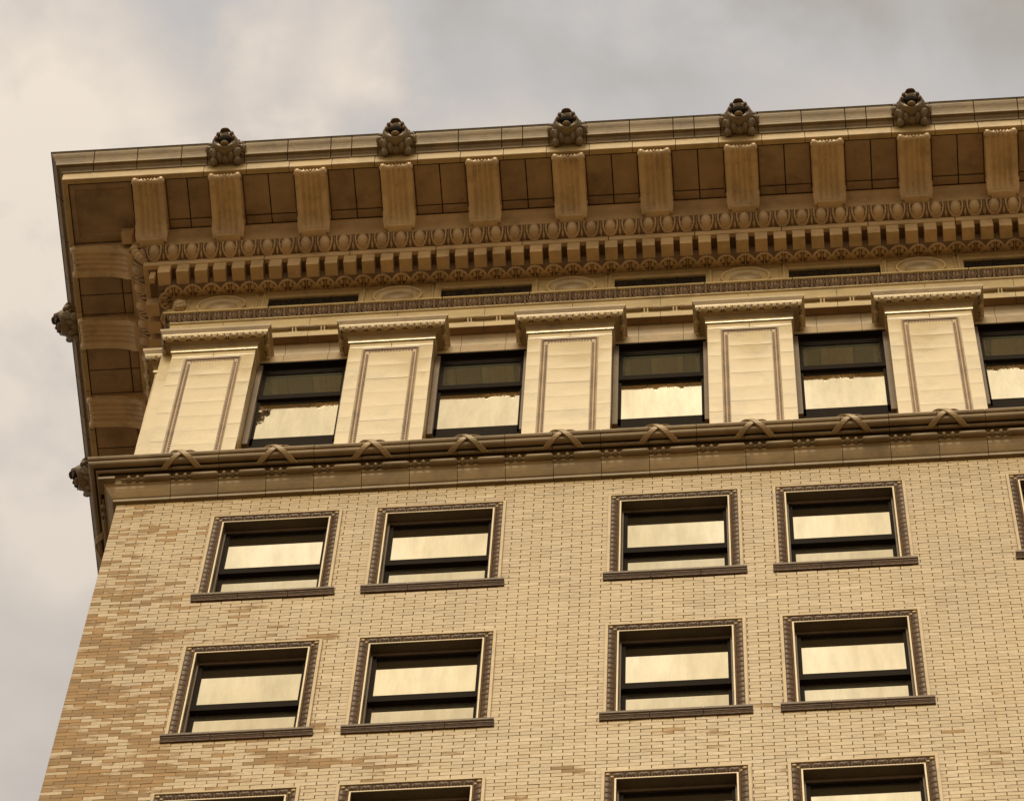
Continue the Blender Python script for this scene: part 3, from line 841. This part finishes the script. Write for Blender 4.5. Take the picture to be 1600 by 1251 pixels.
dn = MB()
def dentil(mb):
    x0, x1, y0, y1, z0, z1 = -.079, .079, -.345, -.165, 9.745, 9.992
    c = .004
    mb.box((x0, y0, z0), (x1, y1, z1))
dentil(dn); DEN = dn.mesh('dentil', BED)
for side in SIDES:
    end = XR if side == 'front' else YB
    s = .037
    while s < end-.1:
        unit('acanthus_leaf', ACAN, side, s); s += .2438
    s = -.074
    k = 0
    while s < end-.1:
        if not (side == 'left' and k == 0): unit('dentil', DEN, side, s)
        s += .2387; k += 1
mb = MB(); mb.box((-.27, -.27, 9.745), (-.20, -.20, 9.99)); place('corner_dentil', mb.mesh('corner_dentil', BED), BUILD)
blocks('egg_fillet_block', [(.30, 9.994), (.352, 9.994), (.357, 9.998), (.357, 10.125), (.345, 10.135)], BED, 1.105, 1.20, eb=.1, jit=0)
ovolo = [(.340, 10.135), (.40, 10.155), (.45, 10.19), (.485, 10.235), (.503, 10.30)]
EGGW = .2448
def eh(x, v):
    w = EGGW; u_ = x/w; o = 0
    r = math.hypot(u_/.27, (v-.56)/.42)
    if r < 1: o = .062*math.sqrt(1-r*r)
    r2_ = math.hypot(u_/.40, (v-.72)/.70)
    if abs(r2_-.93) < .12 and v < .97: o = max(o, .03*(1-((r2_-.93)/.12)**2)**.5)
    d = .5-abs(u_); wd = .02+.055*max(0, 1-abs(v-.30)/.22)
    if d < wd and .06 < v < .95: o = max(o, .026*(1-(d/wd)**2)**.5)
    if v < .04 or v > .985: o = 0
    return o
EGG = relief('egg_and_dart', ovolo, EGGW, eh, BED, 36, 18, .004, HOLLOW_SHADE)
for side in SIDES:
    end = XR if side == 'front' else YB
    s = .02-EGGW
    k = 0
    while s < end-.1:
        unit('egg_and_dart', EGG, side, s)
        s += EGGW; k += 1
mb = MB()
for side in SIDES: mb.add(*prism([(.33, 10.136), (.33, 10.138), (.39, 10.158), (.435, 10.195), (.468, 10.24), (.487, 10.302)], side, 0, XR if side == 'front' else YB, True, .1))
place('ovolo_ground', mb.mesh('ovolo_ground', DARKSTONE), BUILD)  # dark ground round the eggs, shade put into its colour
# corner leaf
mb = MB()
for k in range(5):
    t = k/4; mb.ell((-.36-.13*t, -.36-.13*t, 10.155+.12*t*t), (.055, .055, .04), 10, 6)
for s_ in (-1, 1):
    for k in range(3):
        t = (k+1)/4; mb.ell((-.36-.12*t+(.07 if s_ > 0 else 0), -.36-.12*t+(.07 if s_ < 0 else 0), 10.17+.1*t), (.05, .05, .035), 8, 5)
place('corner_leaf', mb.mesh('corner_leaf', BED), BUILD)
blocks('modillion_band_block', [(.49, 10.303), (.515, 10.306), (.518, 10.345), (.522, 10.40), (.535, 10.47), (.56, 10.535), (.595, 10.58), (.615, 10.592), (.615, 10.605)], BED, 1.105, .735, eb=.2, jit=0)

# ------------------------------------------------------------------ soffit
SZ = 10.62
def soffit():
    # slab above
    mb = MB()
    for side in SIDES:
        end = XR if side == 'front' else YB
        mb.add(*prism([(.60, SZ+.045), (1.36, SZ+.045), (1.36, SZ+.12)], side, 0, end, True, .3))
    place('soffit_bed', mb.mesh('soffit_bed', JOINT), BUILD)
    rnd = random.Random(11)
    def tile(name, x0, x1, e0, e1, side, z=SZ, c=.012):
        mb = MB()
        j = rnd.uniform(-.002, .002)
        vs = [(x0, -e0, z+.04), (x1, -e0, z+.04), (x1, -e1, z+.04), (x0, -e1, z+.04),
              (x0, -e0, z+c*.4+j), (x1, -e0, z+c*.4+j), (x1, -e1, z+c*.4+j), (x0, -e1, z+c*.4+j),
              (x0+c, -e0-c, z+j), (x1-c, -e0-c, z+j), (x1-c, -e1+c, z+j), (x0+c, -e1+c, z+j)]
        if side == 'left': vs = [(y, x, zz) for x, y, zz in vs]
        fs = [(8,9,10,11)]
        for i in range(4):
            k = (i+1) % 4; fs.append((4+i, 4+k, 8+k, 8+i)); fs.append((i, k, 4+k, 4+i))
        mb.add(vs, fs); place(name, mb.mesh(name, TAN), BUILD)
    for side in SIDES:
        end = XR if side == 'front' else YB
        br = [-.26] + [g for g in GX if g < end-.2]
        for a, b in zip(br[:-1], br[1:]):
            x0, x1 = a+.225, b-.225; m = (x0+x1)/2
            g = .007
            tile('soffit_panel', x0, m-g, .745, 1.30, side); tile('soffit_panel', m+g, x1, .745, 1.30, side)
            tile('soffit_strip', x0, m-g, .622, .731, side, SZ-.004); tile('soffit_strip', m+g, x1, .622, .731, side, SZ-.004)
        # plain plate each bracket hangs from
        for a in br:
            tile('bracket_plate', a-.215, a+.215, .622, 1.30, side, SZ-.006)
        # border run behind the corona
        vs_e = [(1.31, SZ-.008), (1.372, SZ-.008)]
    # corner coffer
    mb = MB()
    x0, x1 = -1.30, -.49
    def rect(i, z): return [(x0+i, x0+i, z), (x1-i, x0+i, z), (x1-i, x1-i, z), (x0+i, x1-i, z)]
    vs = rect(0, SZ+.0) + rect(.075, SZ-.012) + rect(.085, SZ+.012) + rect(.11, SZ+.03)
    fs = [(12, 13, 14, 15)]
    for j in range(3):
        for i in range(4):
            k = (i+1) % 4; fs.append((j*4+i, j*4+k, j*4+4+k, j*4+4+i))
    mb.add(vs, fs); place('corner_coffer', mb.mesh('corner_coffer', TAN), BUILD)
    mb = MB(); mb.box((-.66, -.66, 10.44), (-.50, -.50, 10.62)); mb.box((-.64, -.64, 10.40), (-.52, -.52, 10.44))
    place('corner_pendant', mb.mesh('corner_pendant', BED), BUILD)
soffit()

# corona, cymatium
blocks('corona_block', [(1.305, SZ-.012), (1.366, SZ-.012), (1.372, SZ-.004), (1.374, 10.80), (1.378, 10.812)], STONE, .5525, .46, gap=.008, eb=1.303, jit=.0015)
def crown(name, prof, m, eb, gap=.012):
    # joints every .54 m, as in the photo, falling just beside each lion head
    for side in SIDES:
        end = XR if side == 'front' else YB
        cuts = [-.98, -.465] ; x = .195
        cuts = [-.985, -.42, .155]
        base = .155
        k = 0
        offs = [0, .36*0]
        x = .155+.0
        seq = [.36*1.0]
        cuts2 = []
        for g in BAY:
            for d in (-.58, -.24, .24, .80, 1.36):
                c = g+d
                if c < end-.15: cuts2.append(c)
        cuts = sorted(set([-.985, -.42] + cuts2)) + [end]
        prev = None
        for c in cuts:
            mb = MB()
            if prev is None: mb.add(*prism(prof, side, 0, c-gap/2, True, eb))
            else: mb.add(*prism(prof, side, prev+gap/2, c-gap/2, False, eb))
            place(name, mb.mesh(name, m), BUILD); prev = c
    mb = MB()
    for side in SIDES:
        mb.add(*prism([(e-.014, z) for e, z in prof], side, 0, (XR if side == 'front' else YB)-.01, True, eb+.01))
    place('joint_mortar', mb.mesh('joint_mortar', JOINT), BUILD)
crown('cymatium_block', [(1.376, 10.813), (1.392, 10.816), (1.394, 10.832), (1.404, 10.855), (1.42, 10.872), (1.432, 10.89), (1.434, 10.902), (1.470, 10.905), (1.474, 10.91), (1.475, 10.968), (1.478, 10.975), (1.486, 11.0), (1.502, 11.04), (1.524, 11.085), (1.538, 11.12), (1.545, 11.148), (1.552, 11.152), (1.552, 11.165)], GRIME_SHADE, 1.32)
mb = MB()
for side in SIDES: mb.add(*prism([(1.30, 11.167), (1.560, 11.167), (1.562, 11.170), (1.562, 11.186), (1.2, 11.21)], side, 0, XR if side == 'front' else YB, True, -.4))
mb.box((.39, .39, 11.12), (XR-.01, YB-.01, 11.17))
place('roof_flashing', mb.mesh('roof_flashing', ROOF), BUILD)

# ------------------------------------------------------------------ brackets
def bracket_parts():
    path = [(1.335, 10.600), (1.345, 10.565), (1.335, 10.525), (1.31, 10.500), (1.27, 10.492), (1.20, 10.492), (1.10, 10.488), (1.0, 10.478), (.90, 10.462), (.80, 10.438), (.72, 10.408), (.665, 10.375), (.625, 10.345), (.59, 10.325), (.56, 10.318)]
    xs = []
    n = 28
    for i in range(n+1): xs.append(-.197 + .394*i/n)
    def dep(x, t):
        a = abs(x)
        if a > .135: return 0.0
        fl = .5-.5*math.cos(2*math.pi*(x+.135)/.0675)   # four flutes
        k = sm(.0, .22, t)*(1-sm(.78, .95, t))
        return -.036*fl*k - .004
    vs = []; fs = []
    m = len(path)
    for j, (e, z) in enumerate(path):
        t = j/(m-1)
        a = path[max(0, j-1)]; b = path[min(m-1, j+1)]
        te, tz = b[0]-a[0], b[1]-a[1]; l = math.hypot(te, tz); ne, nz = -tz/l, te/l   # outward/down
        wsc = 1 + .0*t + .07*math.exp(-((t-.80)/.09)**2) - .0
        for x in xs:
            d = dep(x, t)
            # scooped front edge between the two ears
            if t < .25 and abs(x) < .13: d -= .030*(1-t/.25)*(1-(x/.13)**2)
            vs.append((x*wsc, -(e+ne*d), z+nz*d))
    w = n+1
    for j in range(m-1):
        for i in range(n):
            a = j*w+i; fs.append((a, a+w, a+w+1, a+1))
    mb = MB(); mb.add(vs, fs, True)
    # sides
    for s_, i in ((-1, 0), (1, n)):
        vs = []; fs = []
        for j in range(m):
            v = mb.v[j*w+i]; vs += [v, (v[0], v[1], 10.635)]
        for j in range(m-1):
            a = j*2; fs.append((a, a+1, a+3, a+2) if s_ < 0 else (a, a+2, a+3, a+1))
        mb.add(vs, fs)
    # lower tail block that drops on to the eggs
    mb.box((-.155, -.60, 10.300), (.155, -.49, 10.36))
    mb.box((-.195, -.62, 10.36), (.195, -.49, 10.63))
    body = mb.mesh('bracket', BRACK)
    s = MB()
    # front bolster, pinched in the middle with beads
    pr = [(-.202, .02), (-.200, .05), (-.190, .060), (-.160, .062), (-.150, .058), (-.135, .046), (-.115, .040), (-.10, .034), (-.085, .040), (-.07, .032), (-.055, .026), (-.045, .036), (-.03, .038), (-.018, .024), (0, .022)]
    pr = pr + [(-x, r) for x, r in pr[-2::-1]]
    s.lathe_x(pr, -1.298, 10.545, 14)
    scroll = s.mesh('scroll', BRACK)
    but = []
    for sg in (-1, 1):
        b = MB()
        b.ell((sg*.200, -.70, 10.50), (.022, .036, .036), 12, 8)
        b.ell((sg*.200, -1.298, 10.545), (.018, .03, .03), 10, 6)
        # raised S edge on the flank
        pts = [(1.24, 10.575), (1.10, 10.56), (.95, 10.545), (.80, 10.51), (.74, 10.545), (.70, 10.575)]
        for (e0, z0), (e1, z1) in zip(pts[:-1], pts[1:]):
            b.add([(sg*.197, -e0, z0-.01), (sg*.21, -e0, z0), (sg*.197, -e0, z0+.01), (sg*.197, -e1, z1-.01), (sg*.21, -e1, z1), (sg*.197, -e1, z1+.01)], [(0,1,4,3), (1,2,5,4)] if sg > 0 else [(3,4,1,0), (4,5,2,1)])
        but.append(b.mesh('flank_scroll', BED))
    hsk = MB()
    for x in (-.085, -.045, 0, .045, .085):
        hsk.ell((x, -1.325, 10.572-.018*(1-(x/.1)**2)), (.019, .016, .026), 8, 6)
    husk = hsk.mesh('husk_row', BRACK)
    return body, scroll, but, husk
BR, SCR, BUT, HUS = bracket_parts()
def bracket(side, s):
    o = unit('bracket', BR, side, s)
    place('scroll', SCR, o); place('flank_scroll', BUT[0], o); place('flank_scroll', BUT[1], o); place('husk_row', HUS, o)
    return o
for x in [-.26] + [g for g in GX if g < XR-.2]: bracket('front', x)
for y in [-.26] + [g for g in GX if g < YB-.2]: bracket('left', y)

# ------------------------------------------------------------------ lion heads
def lion_parts():
    def hd(d):
        # d.y < 0 is outward; open mouth facing outward and a little down
        m = Vector((0, -.88, -.38)).normalized(); c = d.dot(m)
        k = 1.0
        if c > .62: k -= .60*sm(.66, .78, c)
        elif c > .45: k += .05*sm(.45, .60, c)
        k += .07*math.exp(-((d.x**2*9)+(d.z-.75)**2*7+(d.y+.5)**2*4))
        k += .05*math.sin(d.x*9)*max(0, d.z)
        return k
    h = MB(); h.ell((0, -1.58, 10.98), (.180, .175, .165), 32, 22, hd)
    head = h.mesh('head', OLIVE)
    n = MB()      # nose, upper jaw and lips over the open mouth, brows, ears
    n.ell((0, -1.755, 11.09), (.060, .036, .026), 14, 8)
    for s_ in (-1, 1):
        n.ell((s_*.088, -1.70, 11.05), (.030, .050, .055), 12, 8)
        n.ell((s_*.108, -1.675, 10.99), (.030, .045, .060), 12, 8)
        n.ell((s_*.075, -1.65, 11.12), (.035, .04, .03), 10, 6)
        n.ell((s_*.15, -1.58, 11.12), (.035, .03, .045), 10, 6)
    n.ell((0, -1.715, 11.105), (.075, .065, .030), 14, 8)
    muzzle = n.mesh('muzzle', DARKSTONE)
    j = MB(); j.ell((0, -1.655, 10.865), (.056, .034, .026), 14, 8); j.ell((0, -1.678, 10.872), (.036, .016, .014), 10, 6)
    jaw = j.mesh('lower_jaw', GRIME_SHADE)
    mo = MB(); mo.ell((0, -1.655, 10.975), (.088, .066, .092), 18, 12)  # black ellipsoid fills the mouth as painted shade
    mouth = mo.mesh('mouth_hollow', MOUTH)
    ma = MB(); rnd = random.Random(4)
    for k in range(13):
        a = R(-35 + 250*k/12)
        rr = .185 + .012*(k % 2)
        ma.ell((rr*math.cos(a)*1.12, -1.53-.02*(k % 2), 10.98+rr*math.sin(a)*.9), (.045, .055, .045), 10, 7, lambda d: 1+.12*math.sin(d.z*14+d.x*9))
    # hanging locks under the jaw, each a fluted leaf
    for s_ in (-1, 1):
        for q, (x, e, z, rx, ry, rz) in enumerate([(.135, 1.50, 10.87, .055, .085, .075), (.15, 1.43, 10.80, .05, .06, .06), (.075, 1.47, 10.83, .045, .08, .055), (.185, 1.52, 10.95, .04, .05, .055)]):
            ma.ell((s_*x, -e, z), (rx, ry, rz), 14, 9, lambda d: 1+.13*math.cos(math.atan2(d.x, d.z)*6))
    ma.ell((0, -1.44, 10.86), (.085, .07, .08), 12, 8)
    for s_ in (-1, 1):
        ma.ell((s_*.225, -1.51, 10.955), (.022, .022, .022), 8, 6); ma.ell((s_*.205, -1.49, 10.90), (.02, .02, .02), 8, 6)
        ma.ell((s_*.235, -1.54, 11.04), (.03, .03, .035), 8, 6)
    mane = ma.mesh('mane', OLIVE)
    return head, muzzle, jaw, mouth, mane
LH = lion_parts()
def lion(side, s, k):
    o = unit('lion_head', LH[4], side, s)
    for nm, me in zip(('head', 'muzzle', 'lower_jaw', 'mouth_hollow'), LH[:4]): place(nm, me, o)
    return o
for k, g in enumerate(BAY): lion('front', g, k)
for k, g in enumerate(BAY): lion('left', g, k)

# ------------------------------------------------------------------ lower windows
def window_meshes():
    W_ = FW; H_ = OPB
    D = {}
    def three(prof, m, name, joints=True):
        """profile (inset, e) run up, over and down the opening; local x 0..FW, z 0 = top of frame, down to -H"""
        vs = []; fs = []
        for ins, e in prof:
            vs += [(ins, -e, -H_), (ins, -e, -ins), (W_-ins, -e, -ins), (W_-ins, -e, -H_)]
        for j in range(len(prof)-1):
            for i in range(3):
                a = j*4+i; fs.append((a, a+4, a+5, a+1))
        mb = MB(); mb.add(vs, fs); return mb.mesh(name, m)
    D['outer_fillet'] = three([(0, -.01), (0, .028), (.003, .031), (.034, .031), (.037, .026), (.037, .012)], STONE, 'outer_fillet')
    D['moulding_ground'] = three([(.037, .014), (.06, .008), (.10, -.004), (.132, -.016)], DARKSTONE, 'moulding_ground')
    D['inner_fillet'] = three([(.130, -.018), (.130, .002), (.133, .005), (.149, .005), (.152, .0)], CREAM, 'inner_fillet')
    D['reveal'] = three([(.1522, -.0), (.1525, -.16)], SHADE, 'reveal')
    # carved leaves and beads
    mb = MB(); bd = MB()
    def leafunit(px, pz, ax, ay):
        # ax: direction along, ay: direction inward (both 2D)
        L_ = .128
        def P(u, v, h): return (px+ax[0]*u+ay[0]*v, -(.018-.33*v+h)+.0, pz+ax[1]*u+ay[1]*v)
        nu, nv = 8, 4; vs = []; fs = []
        for j in range(nv+1):
            for i in range(nu+1):
                u = (i/nu-.5)*L_; v = .006+.062*j/nv; uu = abs(i/nu-.5)*2
                h = .014*(1-uu**2)*(math.sin(math.pi*j/nv)*.8+.2) if uu < .75 else .012*sm(.75, 1, uu)
                if i == nu//2: h *= .35
                vs.append(P(u, v, h))
        for j in range(nv):
            for i in range(nu):
                a = j*(nu+1)+i; fs.append((a, a+1, a+nu+2, a+nu+1))
        mb.add(vs, fs, True)
        for k in range(4):
            u = (k/4-.375)*L_; c = P(u, .082, .004)
            bd.ell(c, (.012, .012, .012), 6, 4)
    n = 17; st = (H_-.14)/n
    for k in range(n):
        z = -.10-(k+.5)*st
        leafunit(.037, z, (0, st/.128), (1, 0)); leafunit(W_-.037, z, (0, -st/.128), (-1, 0))
    n = 10; st = (W_-.21)/n
    for k in range(n):
        leafunit(.105+(k+.5)*st, -.037, (-st/.128, 0), (0, -1))
    D['bead_row'] = bd.mesh('bead_row', LEAFM)  # paler tone paints bright highlights on the beads
    D['carved_moulding'] = mb.mesh('carved_moulding', DARKSTONE)
    mb = MB()     # mitre leaves at the corners
    for cx, sx in ((.085, 1), (W_-.085, -1)):
        mb.ell((cx-.02*sx, -.01, -.062), (.034, .014, .026), 10, 6); mb.ell((cx+.018*sx, -.0, -.098), (.026, .012, .024), 8, 5)
    D['corner_leaf'] = mb.mesh('corner_leaf', STONE)
    mb = MB()
    # sill
    o = .0
    x0, x1 = -.036, W_+.040
    zt_ = -2.205
    pr = [(-.0, zt_-.115), (.018, zt_-.112), (.024, zt_-.095), (.034, zt_-.075), (.036, zt_-.066), (.042, zt_-.065), (.042, zt_-.052), (.046, zt_-.048), (.056, zt_-.035), (.058, zt_), (.0, zt_+.012)]
    for a, b in ((x0, .48), (.487, 1.03), (1.037, x1)):
        vs, fs = prism(pr, 'front', a, b, False, -.04); mb.add(vs, fs)
    vs, fs = prism([(e-.012, z+(.004 if z < zt_-.05 else -.004)) for e, z in pr], 'front', x0+.01, x1-.01, False, -.05); mj = MB(); mj.add(vs, fs); D['joint_mortar'] = mj.mesh('joint_mortar', JOINT)
    D['sill'] = mb.mesh('sill', DARKSTONE)
    ox0, ox1 = .1525, W_-.1525
    mb = MB()
    gy = .15; zt = -.168
    for a, b in ((ox0, ox0+.018), (ox1-.018, ox1)): mb.box((a, .10, -H_), (b, .16, zt))
    mb.box((ox0, .112, zt-.04), (ox1, .2, zt+.03))
    D['window_casing'] = mb.mesh('window_casing', CASING)
    mb = MB()
    mr0, mr1 = -1.32, -1.185
    for a, b in ((ox0+.018, ox0+.062), (ox1-.052, ox1-.018)): mb.box((a, .125, mr1-.01), (b, .18, zt-.04))
    mb.box((ox0+.018, .125, zt-.07), (ox1-.018, .18, zt-.04))
    mb.box((ox0+.018, .118, mr0), (ox1-.018, .19, mr1))
    D['upper_sash'] = mb.mesh('upper_sash', FRAME)
    mb = MB(); mb.box((ox0+.06, gy, mr1-.005), (ox1-.05, gy+.004, zt-.068)); D['pane_u'] = mb.mesh('pane', GLASS)
    mb = MB()
    for a, b in ((ox0+.018, ox0+.068), (ox1-.058, ox1-.018)): mb.box((a, .17, -H_), (b, .20, mr0))
    mb.box((ox0+.018, .17, -H_-.15), (ox1-.018, .22, -H_-.02))
    D['lower_sash'] = mb.mesh('lower_sash', FRAME)
    mb = MB(); mb.box((ox0+.066, .182, -H_-.03), (ox1-.056, .186, mr0+.005)); D['pane_l'] = mb.mesh('pane', GLASS_LOW)
    return D
WM = window_meshes()
for r_, z0 in enumerate(WROWS):
    for x in WIN_X:
        ez = bpy.data.objects.new('window', None); col.objects.link(ez); ez.parent = BUILD; ez.location = (x, 0, ZB+z0)
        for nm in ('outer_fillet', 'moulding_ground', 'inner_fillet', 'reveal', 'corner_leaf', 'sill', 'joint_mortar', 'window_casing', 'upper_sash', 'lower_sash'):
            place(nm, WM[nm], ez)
        place('carved_moulding', WM['carved_moulding'], ez, kind='stuff'); place('bead_row', WM['bead_row'], ez, kind='stuff')
        place('pane', WM['pane_u'], ez); place('pane', WM['pane_l'], ez)

# ------------------------------------------------------------------ street
def plane(name, x0, y0, x1, y1, z, base, m=None, thick=None):
    mb = MB()
    if thick: mb.box((x0, y0, z-thick), (x1, y1, z))
    else: mb.add([(x0, y0, z), (x1, y0, z), (x1, y1, z), (x0, y1, z)], [(0,1,2,3)])
    o = bpy.data.objects.new(name, mb.mesh(name, m or mat(name+'_surface', base, .15, .85, .3))); col.objects.link(o); o['kind'] = 'structure'; return o
plane('ground', -600, -600, 600, 600, -.15, (.17, .13, .09))
plane('road', -600, -17, 600, -4.5, -.13, (.07, .058, .042))
PAVE = mat('pavement_surface', (.26, .20, .13), .15, .85, .3)
plane('pavement', -60, -4.5, 60, -.05, 0, None, PAVE, .15)
plane('pavement', -60, -32, 60, -17, 0, None, PAVE, .15)
